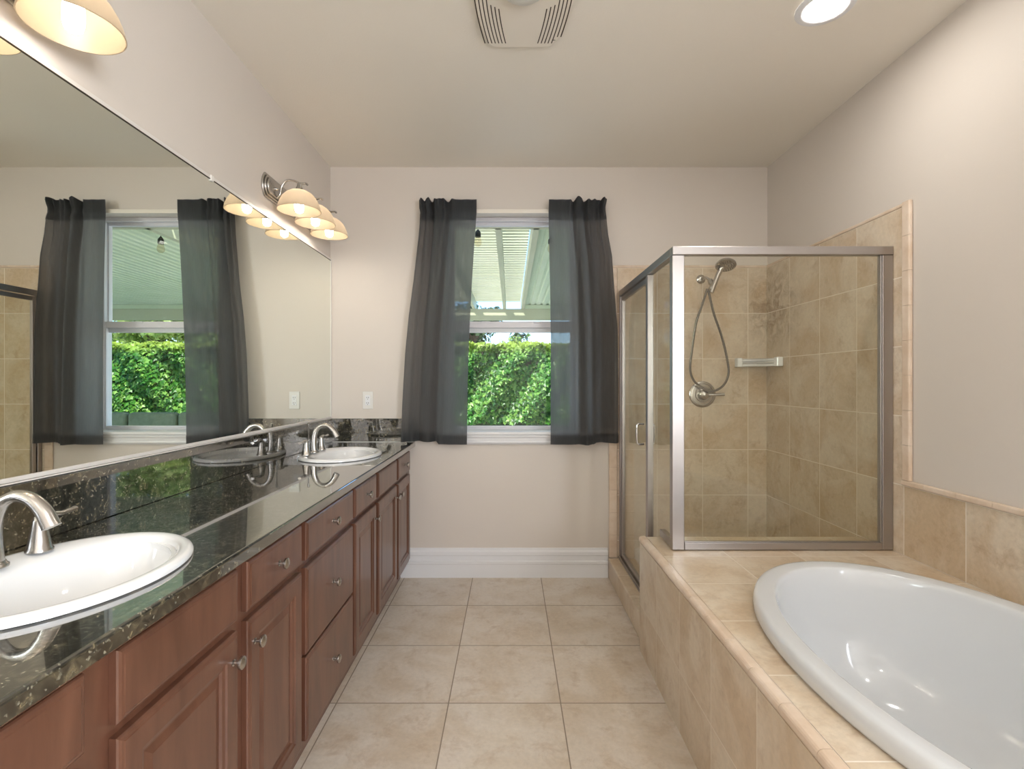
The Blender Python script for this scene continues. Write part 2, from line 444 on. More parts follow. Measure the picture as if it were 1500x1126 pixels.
# ------------------------------------------------------------------ shower enclosure
se = thing('shower_enclosure', 'framed glass shower enclosure in satin metal beside the bathtub', 'shower enclosure', (.75, 2.33, .555))
ZH = 1.92; F = M['frame']
obj('corner_post', Bm().box(.728, .783, 2.30, 2.34, .556, ZH-.039), F, se, .003)
obj('header', Bm().box(.728, XR-.012, 2.296, 2.335, ZH-.038, ZH), F, se, .003)
obj('header', Bm().box(.728, .765, 2.336, YF-.014, ZH-.038, ZH), F, se, .003)
b = Bm(); b.box(.784, 1.672, 2.30, 2.335, .556, .588); b.box(.784, 1.672, 2.306, 2.320, .588, .592); obj('bottom_rail', b, F, se, .002)
b = Bm(); b.box(1.673, XR-.012, 2.30, 2.335, .556, ZH-.039); b.box(1.667, 1.673, 2.305, 2.322, .588, ZH-.039); obj('wall_jamb', b, F, se, .002)
obj('glass_panel', Bm().box(.783, 1.668, 2.313, 2.318, .588, ZH-.038), M['shower_glass'], se)
# side: fixed notched panel, strike post, door
b = Bm(); b.add([(.744, y, z) for y, z in ((2.341, .575), (2.515, .575), (2.515, .15), (2.72, .15), (2.72, ZH-.038), (2.341, ZH-.038))] + [(.749, y, z) for y, z in ((2.341, .575), (2.515, .575), (2.515, .15), (2.72, .15), (2.72, ZH-.038), (2.341, ZH-.038))],
   [(0, 1, 4, 5), (1, 2, 3, 4), (6, 11, 10, 7), (7, 10, 9, 8)])
obj('glass_panel', b, M['shower_glass'], se)
obj('bottom_rail', Bm().box(.733, .760, 2.341, 2.512, .557, .59), F, se, .002)
obj('strike_post', Bm().box(.730, .762, 2.722, 2.758, .152, ZH-.039), M['frame'], se, .003)
b = Bm(); b.box(.722, .772, DY1+.003, YF-.016, .132, .142); b.box(.727, .733, DY1+.003, YF-.016, .142, .152); obj('door_track', b, F, se, .001)
obj('wall_jamb', Bm().box(.730, .765, YF-.044, YF-.015, .152, ZH-.039), F, se, .002)
door = Bm(); rect_frame(door, 2.765, 3.402, .158, 1.876, .026, .738, .758, .028, .022)
door.v = [(y, x, z) for x, y, z in door.v]
dr = obj('door', door, F, se, .002)
obj('door_glass', Bm().box(.746, .751, 2.789, 3.378, .178, 1.85), M['shower_glass'], dr)
b = Bm()
for s_, x0 in ((-1, .738), (1, .758)):
    b.tube(spline([(x0, 2.83, 1.078), (x0+s_*.030, 2.83, 1.078), (x0+s_*.038, 2.83, 1.06), (x0+s_*.038, 2.83, .99), (x0+s_*.030, 2.83, .968), (x0, 2.83, .968)], 6), .006)
obj('door_handle', b, M['chrome'], dr)

# shower head set
sh = thing('hand_shower', 'brushed metal hand shower on its wall arm with a looping hose', 'shower head', (1.279, 3.43, 2.0))
b = Bm(); b.lathe([(.03, -.0), (.03, -.006), (.022, -.014), (.010, -.018)], (1.279, 3.4395, 2.0), 'Y', 28); obj('flange', b, M['nickel'], sh)
b = Bm(); b.tube(spline([(1.279, 3.43, 2.0), (1.285, 3.38, 2.0), (1.298, 3.335, 1.975), (1.312, 3.31, 1.945)], 6), .009); obj('arm', b, M['nickel'], sh)
b = Bm(); b.tube([(1.300, 3.335, 1.975), (1.305, 3.325, 1.955), (1.318, 3.305, 1.93)], [.016, .02, .015], 16); b.tube([(1.29, 3.30, 1.905), (1.32, 3.30, 1.95)], .017, 16); obj('holder', b, M['nickel'], sh)
hs = Bm(); hs.tube(spline([(1.293, 3.292, 1.885), (1.312, 3.292, 1.94), (1.335, 3.29, 2.0), (1.352, 3.285, 2.035), (1.362, 3.28, 2.052)], 5), [.0145]*5+[.015]*5+[.016]*5+[.019]*5+[.023], 16)
hd = obj('spray_handle', hs, M['nickel'], sh)
face = Bm(); face.lathe([(.006, .030), (.030, .026), (.052, .014), (.063, .0), (.063, -.010), (.055, -.014), (.0, -.014)], (0, 0, 0), 'Z', 36, cap=False)
R = Matrix.Rotation(math.radians(-24), 4, 'X') @ Matrix.Rotation(math.radians(6), 4, 'Y')
face.v = [tuple(R @ Vector(v) + Vector((1.372, 3.262, 2.058))) for v in face.v]
obj('spray_face', face, M['nickel'], hd)
nz = Bm()
for rr, k in ((.018, 8), (.036, 16), (.05, 22)):
    for i in range(k):
        a = 2*PI*i/k; nz.lathe([(.0026, -.014), (.0022, -.018)], (rr*math.cos(a), rr*math.sin(a), 0), 'Z', 6)
nz.v = [tuple(R @ Vector(v) + Vector((1.372, 3.262, 2.058))) for v in nz.v]
obj('nozzles', nz, M['darkmetal'], hd)
def far(px, py, Y): return ((px-747.5)*Y/750, Y, H-(py-559.5)*Y/750)
hp = [far(1036, 423, 3.293), far(1029, 445, 3.30), far(1020, 472, 3.32), far(1014, 510, 3.35), far(1011, 538, 3.37), (1.186, 3.38, 1.345), far(1022, 563, 3.385), far(1040, 573, 3.37), far(1058, 566, 3.36), far(1067, 548, 3.35), far(1065, 525, 3.34), far(1057, 492, 3.33), far(1046, 460, 3.31), far(1037, 423, 3.294)]
hp[5] = far(1014, 553, 3.38)
P = spline(hp, 14); rad = [.0068 + .0011*(i % 2) for i in range(len(P))]
b = Bm(); b.tube(P, rad, 10); obj('hose', b, M['darkmetal'], sh)

vx, vz = 1.289, 1.228
va = thing('shower_valve', 'round brushed metal shower valve with lever under the hose', 'shower valve', (vx, 3.4395, vz))
b = Bm(); b.lathe([(.088, 0), (.088, -.006), (.080, -.012), (.072, -.013), (.070, -.009), (.052, -.010), (.048, -.016), (.0, -.017)], (vx, 3.4395, vz), 'Y', 48, cap=False); obj('escutcheon', b, M['nickel'], va)
b = Bm(); b.lathe([(.038, -.014), (.038, -.03), (.032, -.048), (.018, -.058), (0, -.060)], (vx, 3.4395, vz), 'Y', 32, cap=False); obj('hub', b, M['nickel'], va)
b = Bm(); b.tube([(vx+.02, 3.395, vz), (vx+.07, 3.385, vz-.002), (vx+.125, 3.382, vz+.001)], [.012, .009, .011], 14); obj('lever', b, M['nickel'], va)

# corner soap shelf
b = Bm()
sx, sy = XR-.012, YF-.012
def shelf_poly(d): return [(sx-.21+d, sy), (sx-.205+d, sy-.03), (sx-.11+d*.5, sy-.085+d*.3), (sx-.03, sy-.205+d), (sx, sy-.21+d), (sx, sy)]
b.prism(shelf_poly(0), 'Z', 1.432, 1.446); b.prism([shelf_poly(0)[i] for i in range(5)] + [(sx-.02, sy-.19), (sx-.035, sy-.185), (sx-.10, sy-.10), (sx-.18, sy-.05), (sx-.19, sy)], 'Z', 1.446, 1.462)
b.prism([(sx-.215, sy), (sx-.21, sy-.036), (sx-.18, sy-.046), (sx-.175, sy)], 'Z', 1.41, 1.470)
b.prism([(sx, sy-.215), (sx-.036, sy-.21), (sx-.046, sy-.18), (sx, sy-.175)], 'Z', 1.41, 1.470)
b.prism([(sx-.2, sy), (sx-.19, sy-.03), (sx-.10, sy-.075), (sx-.03, sy-.19), (sx, sy-.2), (sx, sy)], 'Z', 1.412, 1.432)
tag(obj('soap_shelf', b, M['porcelain'], bevel=.006, seg=3), 'white ceramic corner soap shelf in the shower', 'soap shelf')

# ------------------------------------------------------------------ vanity
XF = -.66      # door and drawer fronts
XB = -.68      # face frame
W = M['wood']
def nested(b, y0, y1, z0, z1, steps):
    """front panel facing +X; steps: (inset, x)"""
    lp = []
    for i, x in steps: lp.append([(x, y0+i, z0+i), (x, y1-i, z0+i), (x, y1-i, z1-i), (x, y0+i, z1-i)])
    b.loops(lp, close_last=True, smooth=False)
def drawer_front(parent, y0, y1, z0, z1, name='drawer'):
    b = Bm(); nested(b, y0, y1, z0, z1, [(0, XB+.0005), (0, XF-.007), (.002, XF-.004), (.006, XF-.0015), (.010, XF-.001), (.012, XF)])
    return obj(name, b, W, parent)
def door_front(parent, y0, y1, z0, z1):
    b = Bm(); nested(b, y0, y1, z0, z1, [(0, XB+.0005), (0, XF-.007), (.002, XF-.004), (.006, XF-.0015), (.010, XF-.001), (.012, XF), (.052, XF), (.055, XF-.004), (.064, XF-.006), (.068, XF-.011), (.072, XF-.011), (.086, XF-.007), (.088, XF-.006)])
    return obj('door', b, W, parent)
def knob(parent, y, z):
    b = Bm(); b.lathe([(.008, 0), (.008, .002), (.0045, .004), (.0045, .013), (.008, .016), (.0150, .018), (.0158, .021), (.0150, .0245), (.011, .027), (.0, .028)], (XF, y, z), 'X', 24, cap=False)
    return obj('knob', b, M['nickel'], parent)
def cabinet(name, label, y0, y1, cat):
    c = thing(name, label, cat, (-.95, (y0+y1)/2, 0), 'bathroom vanity cabinets')
    b = Bm(); b.box(XL+.002, XB-.02, y0+.0005, y1-.0005, .113, .70); b.box(XL+.002, XL+.02, y0+.0005, y1-.0005, .7, .868); obj('body', b, W, c)
    obj('toe_kick', Bm().box(-.755, -.735, y0+.0005, y1-.0005, .001, .112), W, c)
    return c
def face_frame(c, y0, y1, openings):
    """openings: list of (ya, yb, [(za, zb)...])"""
    b = Bm(); ys = y0
    for ya, yb, zs in openings:
        b.box(XB-.019, XB, ys, ya+.012, .112, .873); z = .112
        for za, zb in zs:
            b.box(XB-.019, XB, ya+.012, yb-.012, z, za+.012); z = zb-.012
        b.box(XB-.019, XB, ya+.012, yb-.012, z, .873); ys = yb-.012
    b.box(XB-.019, XB, ys, y1, .112, .873)
    obj('face_frame', b, W, c)
TOP, DOOR = (.730, .856), (.143, .706)
STACK = [(.143, .415), (.424, .706), (.730, .856)]
# near sink cabinet
c1 = cabinet('vanity_cabinet', 'cherry wood sink cabinet nearest the camera with false drawer front and panel doors', .42, 1.646, 'cabinet')
face_frame(c1, .42, 1.6455, [(.44, .80, STACK), (.866, 1.247, [DOOR, TOP]), (1.294, 1.628, [DOOR, TOP])])
for z0, z1 in STACK: d = drawer_front(c1, .44, .80, z0, z1); knob(d, .62, (z0+z1)/2)
drawer_front(c1, .866, 1.247, *TOP, name='false_front')
d = door_front(c1, .866, 1.247, *DOOR); knob(d, 1.219, .642)
d = drawer_front(c1, 1.294, 1.628, *TOP); knob(d, 1.461, .793)
d = door_front(c1, 1.294, 1.628, *DOOR); knob(d, 1.322, .642)
# middle stack
c2 = cabinet('vanity_cabinet', 'cherry wood cabinet of three stacked drawers between the two sink cabinets', 1.646, 2.171, 'cabinet')
face_frame(c2, 1.6465, 2.1705, [(1.664, 2.157, STACK)])
for z0, z1 in STACK: d = drawer_front(c2, 1.664, 2.157, z0, z1); knob(d, 1.91, (z0+z1)/2)
# far sink cabinet
c3 = cabinet('vanity_cabinet', 'cherry wood sink cabinet at the far wall beside the window', 2.171, 3.449, 'cabinet')
face_frame(c3, 2.1715, 3.4485, [(2.185, 2.532, [DOOR, TOP]), (2.571, 2.99, [DOOR, TOP]), (3.027, 3.38, [DOOR, TOP])])
d = drawer_front(c3, 2.185, 2.532, *TOP); knob(d, 2.358, .793)
d = door_front(c3, 2.185, 2.532, *DOOR); knob(d, 2.504, .642)
drawer_front(c3, 2.571, 2.99, *TOP, name='false_front')
d = door_front(c3, 2.571, 2.99, *DOOR); knob(d, 2.962, .642)
d = drawer_front(c3, 3.027, 3.38, *TOP); knob(d, 3.203, .793)
d = door_front(c3, 3.027, 3.38, *DOOR); knob(d, 3.055, .642)

# countertop with two sink cut-outs
ZK = .909
SA, SB, SX = .212, .268, -.922      # sink half sizes (X, Y) and centre X
SY = (1.056, 2.79)
ct = thing('countertop', 'long polished dark granite countertop over the wooden vanity cabinets', 'countertop', (-.92, 1.9, .874))
CXF = -.64; CXB = XL+.0005; CY0, CY1 = .36, YF-.0005
b = Bm()
# strips in Y: plain slabs outside the sinks, ring slabs around them
spans = [(CY0, SY[0]-.30), (SY[0]+.30, SY[1]-.30), (SY[1]+.30, CY1)]
r_ = .007
def slab_profile(): 
    z1, z0 = ZK, .874
    pr = [(CXB, z0), (CXF-.004, z0), (CXF, z0+.004)]
    for k in range(5): a = k/4*PI/2; pr.append((CXF-r_+r_*math.cos(a), z1-r_+r_*math.sin(a)))
    return pr + [(CXB, z1)]
for y0, y1 in spans: b.prism(slab_profile(), 'Y', y0, y1)
for cy in SY:
    n = 64; inn = []; out = []
    for i in range(n):
        t = 2*PI*i/n; c, s_ = math.cos(t), math.sin(t)
        inn.append((SX+(SA-.03)*c, cy+(SB-.03)*s_))
    x0, x1, y0, y1 = CXB, CXF-r_, cy-.30, cy+.30
    for (x, y) in inn:
        dx, dy = x-SX, y-cy
        k = min(((x1-SX) if dx > 0 else (x0-SX))/dx if abs(dx) > 1e-6 else 9e9, ((y1-cy) if dy > 0 else (y0-cy))/dy if abs(dy) > 1e-6 else 9e9)
        out.append([SX+dx*k, cy+dy*k])
    for cx_ in (x0, x1):
        for cy_ in (y0, y1):
            q = min(out, key=lambda p: (p[0]-cx_)**2+(p[1]-cy_)**2); q[0] = cx_; q[1] = cy_
    b.loops([[(x, y, ZK) for x, y in out], [(x, y, ZK) for x, y in inn], [(x, y, .874) for x, y in inn], [(x, y, .874) for x, y in out]], smooth=False)
    pr = [(CXF-r_, .874)] + slab_profile()[1:-1]
    b.prism(pr, 'Y', y0, y1)
obj('slab', b, M['granite'], ct)
obj('backsplash', Bm().box(XL+.0005, -1.192, CY0, YF-.021, ZK+.001, 1.062), M['granite'], ct, .0015)
obj('backsplash', Bm().box(XL+.0005, CXF-.002, YF-.020, YF-.0005, ZK+.001, 1.066), M['granite'], ct, .0015)
obj('caulk_line', Bm().box(-1.1915, CXF-.004, YF-.0225, YF-.0202, ZK+.0005, ZK+.003), M['plastic'], ct)

def ell(a, b_, z, cy, cx=SX, n=72):
    return [(cx+a*math.cos(2*PI*i/n), cy+b_*math.sin(2*PI*i/n), z) for i in range(n)]
def make_sink(cy, label):
    s_ = thing('sink', label, 'sink', (SX, cy, ZK), 'oval bathroom sinks')
    b = Bm(); lp = []
    # rim, then a bowl set toward the front, leaving a faucet ledge at the back
    for i, z in ((.006, .9095), (.0, .912), (.0, .917), (.004, .923), (.012, .9265), (.022, .926)):
        lp.append(ell(SA-i, SB-i, z, cy))
    for i, z, k in ((.030, .923, .3), (.038, .917, .8), (.044, .905, 1), (.052, .88, 1), (.066, .85, 1), (.09, .815, 1), (.12, .79, 1), (.15, .778, 1)):
        sh_ = .024*k
        lp.append(ell(SA-i-.022*k, SB-i, z, cy, SX+sh_))
    b.loops(lp, close_last=True)
    # underside shell
    lp = [ell(SA-.008, SB-.008, .9095, cy), ell(SA-.045, SB-.045, .9093, cy), ell(SA-.06, SB-.045, .88, cy, SX+.02), ell(SA-.09, SB-.07, .83, cy, SX+.024), ell(SA-.15, SB-.13, .77, cy, SX+.024)]
    b.loops(lp, close_last=True)
    obj('basin', b, M['porcelain'], s_, angle=50)
    b = Bm(); b.lathe([(.024, .7785), (.024, .781), (.018, .782), (.0, .783)], (SX+.024, cy, 0), 'Z', 24, cap=False)
    obj('drain', b, M['nickel'], s_)
    return s_
make_sink(SY[0], 'large white oval sink in the foreground, nearest the camera')
make_sink(SY[1], 'white oval sink at the far end of the granite counter')

def make_faucet(cy, label):
    fx = -1.075; z0 = .9255
    f = thing('faucet', label, 'faucet', (fx, cy, z0), 'widespread nickel faucets')
    b = Bm(); b.lathe([(.027, z0), (.027, z0+.005), (.023, z0+.008), (.0215, z0+.012)], (fx, cy, 0), 'Z', 28)
    path = spline([(fx, cy, z0+.006), (fx-.002, cy, z0+.05), (fx+.002, cy, z0+.095), (fx+.018, cy, z0+.130), (fx+.048, cy, z0+.148), (fx+.080, cy, z0+.142), (fx+.106, cy, z0+.118), (fx+.124, cy, z0+.084)], 8)
    n = len(path); rad = [(.0205-.0085*min(1, i/(n*.5)) if i < n*.5 else .012+.0055*((i-n*.5)/(n*.5))**1.5) for i in range(n)]
    b.tube(path, rad, 18); obj('spout', b, M['nickel'], f, angle=60)
    for s_ in (-1, 1):
        y = cy+s_*.107
        b = Bm(); b.lathe([(.026, z0), (.026, z0+.004), (.023, z0+.008), (.019, z0+.03), (.0145, z0+.055), (.013, z0+.068), (.010, z0+.078), (.0, z0+.082)], (fx, y, 0), 'Z', 28, cap=False)
        b.tube(spline([(fx, y-s_*.002, z0+.064), (fx+.001, y+s_*.02, z0+.077), (fx+.002, y+s_*.055, z0+.072), (fx+.003, y+s_*.092, z0+.074)], 6), [.010]*6+[.008]*6+[.0075]*3+[.008]*3+[.009], 14, .75)
        obj('handle', b, M['nickel'], f, angle=60)
    b = Bm(); b.lathe([(.003, z0+.0), (.003, z0+.135), (.0055, z0+.14), (.007, z0+.155), (.004, z0+.16), (.0, z0+.161)], (fx-.030, cy, 0), 'Z', 14, cap=False)
    obj('lift_rod', b, M['nickel'], f)
make_faucet(SY[0]+.006, 'arched brushed nickel faucet on the foreground sink')
make_faucet(SY[1]+.015, 'arched brushed nickel faucet with lift rod on the far sink')

# ------------------------------------------------------------------ mirror
mr = thing('mirror', 'wide frameless wall mirror above the granite backsplash, in a slim metal channel', 'mirror', (XL, 1.9, 1.063))
MY0, MY1, MZ0, MZ1 = .36, YF-.012, 1.080, 2.125
obj('mirror_glass', Bm().box(XL+.001, -1.206, MY0, MY1, MZ0, MZ1), M['mirror'], mr)
b = Bm(); b.box(XL+.0005, -1.2035, MY0, MY1, MZ1+.0003, MZ1+.003); obj('glass_edge', b, M['edge'], mr)
b = Bm(); b.box(XL+.0005, -1.199, MY0, MY1, 1.0635, 1.0672); b.box(XL+.0005, -1.202, MY0, MY1, 1.0688, 1.0795); obj('bottom_channel', b, M['channel'], mr, .0006, 1)
obj('side_channel', Bm().box(XL+.0005, -1.2025, MY1+.0005, MY1+.009, 1.0672, MZ1+.012), M['channel'], mr)
b = Bm(); b.box(XL+.0005, -1.2045, MY0, MY1, MZ1+.0032, MZ1+.016); obj('top_channel', b, M['channel'], mr)
obj('clip', Bm().box(XL+.0005, -1.200, 2.055, 2.075, MZ1-.006, MZ1+.018), M['plastic'], mr, .002)

# ------------------------------------------------------------------ vanity lights
def make_light(cy, label):
    L_ = thing('vanity_light', label, 'wall light', (XL, cy, 2.28), 'three-shade vanity lights')
    def plate(hy, hz, x0, x1, e):
        pts = []
        for i in range(9): t = -1+2*i/8; pts.append((cy-hy-e*(1-t*t), 2.283+hz*t))
        for i in range(9): t = 1-2*i/8; pts.append((cy+hy+e*(1-t*t), 2.283+hz*t))
        return pts
    b = Bm(); b.prism(plate(.305, .060, 0, 0, .028), 'X', XL+.0005, XL+.010); b.prism(plate(.297, .050, 0, 0, .024), 'X', XL+.010, XL+.018); b.prism(plate(.290, .040, 0, 0, .02), 'X', XL+.018, XL+.028)
    for s_ in (-1, 1): b.lathe([(.009, XL+.028), (.009, XL+.036), (.0, XL+.042)], (0, cy+s_*.235, 2.283), 'X', 14, cap=False)
    obj('backplate', b, M['nickel'], L_, .003)
    for k in (-1, 0, 1):
        y = cy+k*.216; sx_ = -1.073
        b = Bm(); b.tube(spline([(XL+.027, y, 2.245), (-1.170, y, 2.262), (-1.160, y, 2.305), (-1.135, y, 2.334), (-1.100, y, 2.332), (-1.066, y, 2.319), (-1.040, y, 2.319), (-1.030, y, 2.312)], 6), .0065, 12, .8)
        b.lathe([(.009, 2.318), (.012, 2.305), (.020, 2.288), (.030, 2.279)], (sx_, y, 0), 'Z', 24)
        a = obj('arm', b, M['nickel'], L_)
        b = Bm(); pr = [(.026, 2.281), (.045, 2.277), (.063, 2.266), (.079, 2.249), (.091, 2.228), (.100, 2.205), (.1045, 2.188), (.106, 2.180), (.103, 2.180), (.1005, 2.190), (.096, 2.206), (.087, 2.227), (.076, 2.246), (.061, 2.261), (.044, 2.272), (.026, 2.276)]
        b.lathe(pr, (sx_, y, 0), 'Z', 48, cap=False)
        s2 = obj('lamp_shade', b, M['shade'], a, angle=70)
        b = Bm(); b.lathe([(.012, 2.272), (.013, 2.258), (.020, 2.246), (.0225, 2.225), (.022, 2.190), (.018, 2.176), (.010, 2.170), (.0, 2.169)], (sx_, y, 0), 'Z', 20, cap=False)
        obj('bulb', b, M['bulb'], s2)
    return L_
make_light(1.042, 'three-shade wall light above the near end of the mirror, partly out of view')
make_light(2.819, 'three-shade wall light above the far end of the mirror, near the corner')

# ------------------------------------------------------------------ outlet
ox, oz = -.959, 1.188
ot = thing('wall_outlet', 'white electrical outlet on the far wall above the granite backsplash', 'outlet', (ox, YF, oz))
obj('plate', Bm().box(ox-.035, ox+.035, YF-.006, YF-.0005, oz-.059, oz+.059), M['plastic'], ot, .003)
b = Bm(); b.box(ox-.017, ox+.017, YF-.0085, YF-.006, oz-.034, oz+.034); rc = obj('receptacle', b, M['white'], ot, .001)
b = Bm()
for s_ in (-1, 1):
    for dx in (-.006, .006): b.box(ox+dx-.0012, ox+dx+.0012, YF-.0093, YF-.0084, oz+s_*.018-.004, oz+s_*.018+.005)
    b.lathe([(.0024, -.0093), (.0024, -.0084)], (ox, YF, oz+s_*.018-.010), 'Y', 10)
obj('slots', b, M['dark'], rc)

# ------------------------------------------------------------------ curtains
def fx_(px, Y=3.395): return (px-747.5)*Y/750
def fz_(py, Y=3.395): return H-(py-559.5)*Y/750
rod = thing('curtain_rod', 'slim white curtain rod across the top of the window', 'curtain rod', (0, 3.40, 2.445))
obj('rod', Bm().box(fx_(614), fx_(886), 3.398, 3.403, 2.431, 2.458), M['ceil'], rod, .002)
for x in (fx_(614), fx_(886)-.004): obj('bracket', Bm().box(x, x+.004, 3.4035, 3.4495, 2.431, 2.458), M['ceil'], rod)

def lerp_tab(tab, v):
    for (a, x), (b_, y) in zip(tab, tab[1:]):
        if v <= b_: return x+(y-x)*(v-a)/(b_-a)
    return tab[-1][1]
def make_curtain(name, label, outer_tab, inner_tab, sgn, seed, bottom):
    """u=0 at the outer (gathered) edge, u=1 at the edge over the glass; v=0 top, 1 bottom"""
    rnd = random.Random(seed); NU, NV = 150, 90
    ph = [rnd.uniform(0, 6.28) for _ in range(8)]
    zt = fz_(294); zb = fz_(650)
    def surf(u, v, dy=0):
        xo, xi = lerp_tab(outer_tab, v), lerp_tab(inner_tab, v)
        # more cloth is gathered in the outer part at the top
        x = xo+(xi-xo)*(u + .03*(1-v)*math.sin(u*9+ph[0]))
        g = max(0, 1-max(0, u-.50)/.14) if u > .50 else 1     # gathering fades toward the glass side
        g = g*g*(3-2*g)
        top = max(0, 1-v/.35); fall = .35+.65*(1-v)
        uu = u + .015*math.sin(v*3+ph[3])
        w = 1.75*g*(.010*math.sin(uu*44+ph[1])*(.45+.55*top) + .007*math.sin(uu*73+ph[2]+v)*top + .017*math.sin(uu*17+ph[4])*(.45+.55*v) + .009*math.sin(uu*29+ph[5]-v*.8)*(1-.3*v))
        w += (1-g)*(.006*math.sin(uu*11+ph[6]+v*1.2)*v + .002*math.sin(uu*30+v*2))
        pinch = math.exp(-((v-.045)/.022)**2)                     # the rod pocket
        y = 3.374 + w*(1-.5*pinch) - .012*v + dy
        z = zt + (zb-zt)*v
        if v < .045: z += g*(.006*math.sin(uu*50+ph[7])+.005*math.sin(uu*31+ph[2]))*(1-v/.045)
        bot = bottom(u) ; z += bot*v**3
        return (x, min(y, 3.4205 if v > .08 else 3.394), z)
    def sheet(v0, v1, dy, nv):
        vs, fs = [], []
        for j in range(nv+1):
            for i in range(NU+1): vs.append(surf(i/NU, v0+(v1-v0)*j/nv, dy))
        for j in range(nv):
            for i in range(NU):
                a = j*(NU+1)+i; fs.append((a, a+1, a+NU+2, a+NU+1))
        return vs, fs
    c = thing(name, label, 'curtain', (lerp_tab(outer_tab, .5), 3.39, zt), 'charcoal window curtains')
    b = Bm(); b.add(*sheet(0, 1, 0, NV), True); obj('cloth', b, M['curtain'], c, angle=180)
    b = Bm(); b.add(*sheet(0.0, .085, -.003, 12), True); b.add(*sheet(.0, .052, -.005, 8), True); obj('header', b, M['curtain'], c, angle=180)
    b = Bm(); b.add(*sheet(.963, 1, -.003, 6), True); obj('hem', b, M['curtain'], c, angle=180)
    return c
def tab(rows): 
    return [((y-294)/(650-294), fx_(x)) for x, y in rows]
make_curtain('window_curtain', 'charcoal curtain panel on the left side of the window',
    tab([(612, 294), (612.5, 306), (614, 312), (612, 345), (605.5, 412), (599, 465), (594.5, 519), (591.5, 590), (590, 650)]),
    tab([(701, 294), (700.5, 315), (697, 360), (693, 419), (688.5, 500), (686.5, 560), (684.5, 650)]), 1, 3,
    lambda u: .020*max(0, min(1, (.56-u)/.04)))
make_curtain('window_curtain', 'charcoal curtain panel on the right side of the window beside the shower',
    tab([(888, 294), (886, 306), (886.5, 312), (890, 345), (896, 376), (900, 430), (904.5, 483), (905, 560), (904.5, 650)]),
    tab([(802, 294), (801.5, 315), (803, 380), (804.5, 440), (805.5, 500), (806, 650)]), -1, 11,
    lambda u: .012*max(0, min(1, (.36-u)/.04)))

# ------------------------------------------------------------------ ceiling fixtures
fx, fy = .048, 1.85
fn = thing('ceiling_fan_vent', 'cream bathroom exhaust fan cover with curved slots on the ceiling', 'exhaust fan', (fx, fy, ZC))
def barrel(hw, hl, e, n=14, r=.03):
    pts = []
    for i in range(n+1): t = -1+2*i/n; pts.append((fx+hw+e*(1-t*t)-(.02 if abs(t) == 1 else 0), fy+hl*t))
    for i in range(n+1): t = 1-2*i/n; pts.append((fx-hw-e*(1-t*t)+(.02 if abs(t) == 1 else 0), fy+hl*t))
    return pts
b = Bm(); b.prism(barrel(.142, .345, .045), 'Z', ZC-.016, ZC-.0005); obj('cover', b, M['fan'], fn, .007, 3)
b = Bm()
for s_ in (-1, 1):
    for k in range(7):
        base = .062+.0145*k; pts = []
        y0 = 1.955 if k < 3 else 1.72
        y1 = 2.165 if not (s_ > 0 and k > 4) else 2.125
        y0 = {0: 1.965, 1: 1.955, 2: 1.945}.get(k, 1.60)
        for i in range(15):
            y = y0+(y1-y0)*i/14; pts.append((fx+s_*(base+.034*(1-((y-fy)/.345)**2)), y))
        b = Bm()
        for (xa, ya), (xb, yb) in zip(pts, pts[1:]):
            b.add([(xa-.0022, ya, ZC-.0163), (xa+.0022, ya, ZC-.0163), (xb+.0022, yb, ZC-.0163), (xb-.0022, yb, ZC-.0163),
                   (xa-.0022, ya, ZC-.0150), (xa+.0022, ya, ZC-.0150), (xb+.0022, yb, ZC-.0150), (xb-.0022, yb, ZC-.0150)],
                  [(0, 1, 2, 3), (0, 4, 5, 1), (2, 6, 7, 3), (0, 3, 7, 4), (1, 5, 6, 2)])
        obj('slot', b, M['dark'], fn)
b = Bm()
for x, w_ in ((fx+.133, .0045), (fx+.1375, .002), (fx+.141, .002)): b.box(x-w_/2, x+w_/2, 2.144, 2.147, ZC-.0165, ZC-.0155)
b.box(fx+.1305, fx+.1325, 2.137, 2.147, ZC-.0165, ZC-.0155); b.box(fx+.135, fx+.1365, 2.140, 2.147, ZC-.0165, ZC-.0155)
obj('maker_mark', b, M['dark'], fn)
b = Bm(); b.lathe([(.086, ZC-.016), (.086, ZC-.022), (.080, ZC-.030), (.06, ZC-.045), (.03, ZC-.052), (.0, ZC-.054)], (fx, fy, 0), 'Z', 40, cap=False); obj('lens', b, M['plastic'], fn)

dl = thing('recessed_light', 'round recessed ceiling light, lit, at the upper right', 'ceiling light', (1.215, 1.975, ZC))
b = Bm(); b.lathe([(.105, ZC-.0005), (.105, ZC-.004), (.100, ZC-.007), (.084, ZC-.008), (.072, ZC-.005), (.070, ZC-.003)], (1.215, 1.975, 0), 'Z', 48, cap=False); obj('trim_ring', b, M['white'], dl)
b = Bm(); b.lathe([(.071, ZC-.0035), (.05, ZC-.0045), (0, ZC-.005)], (1.215, 1.975, 0), 'Z', 40, cap=False); obj('lens', b, M['can'], dl)

for n_, (x_, y_, w_) in enumerate(((.92, -.25, 'over the near end of the tub deck'), (-.88, -1.3, 'near the rear wall'))):  # unseen copies of the lit fixture, added to fill the room evenly
    q = copy_tree(dl, (x_-1.215, y_-1.975, 0)); q['label'] = 'added fill light shaped as a recessed ceiling light, unseen behind the viewpoint, '+w_

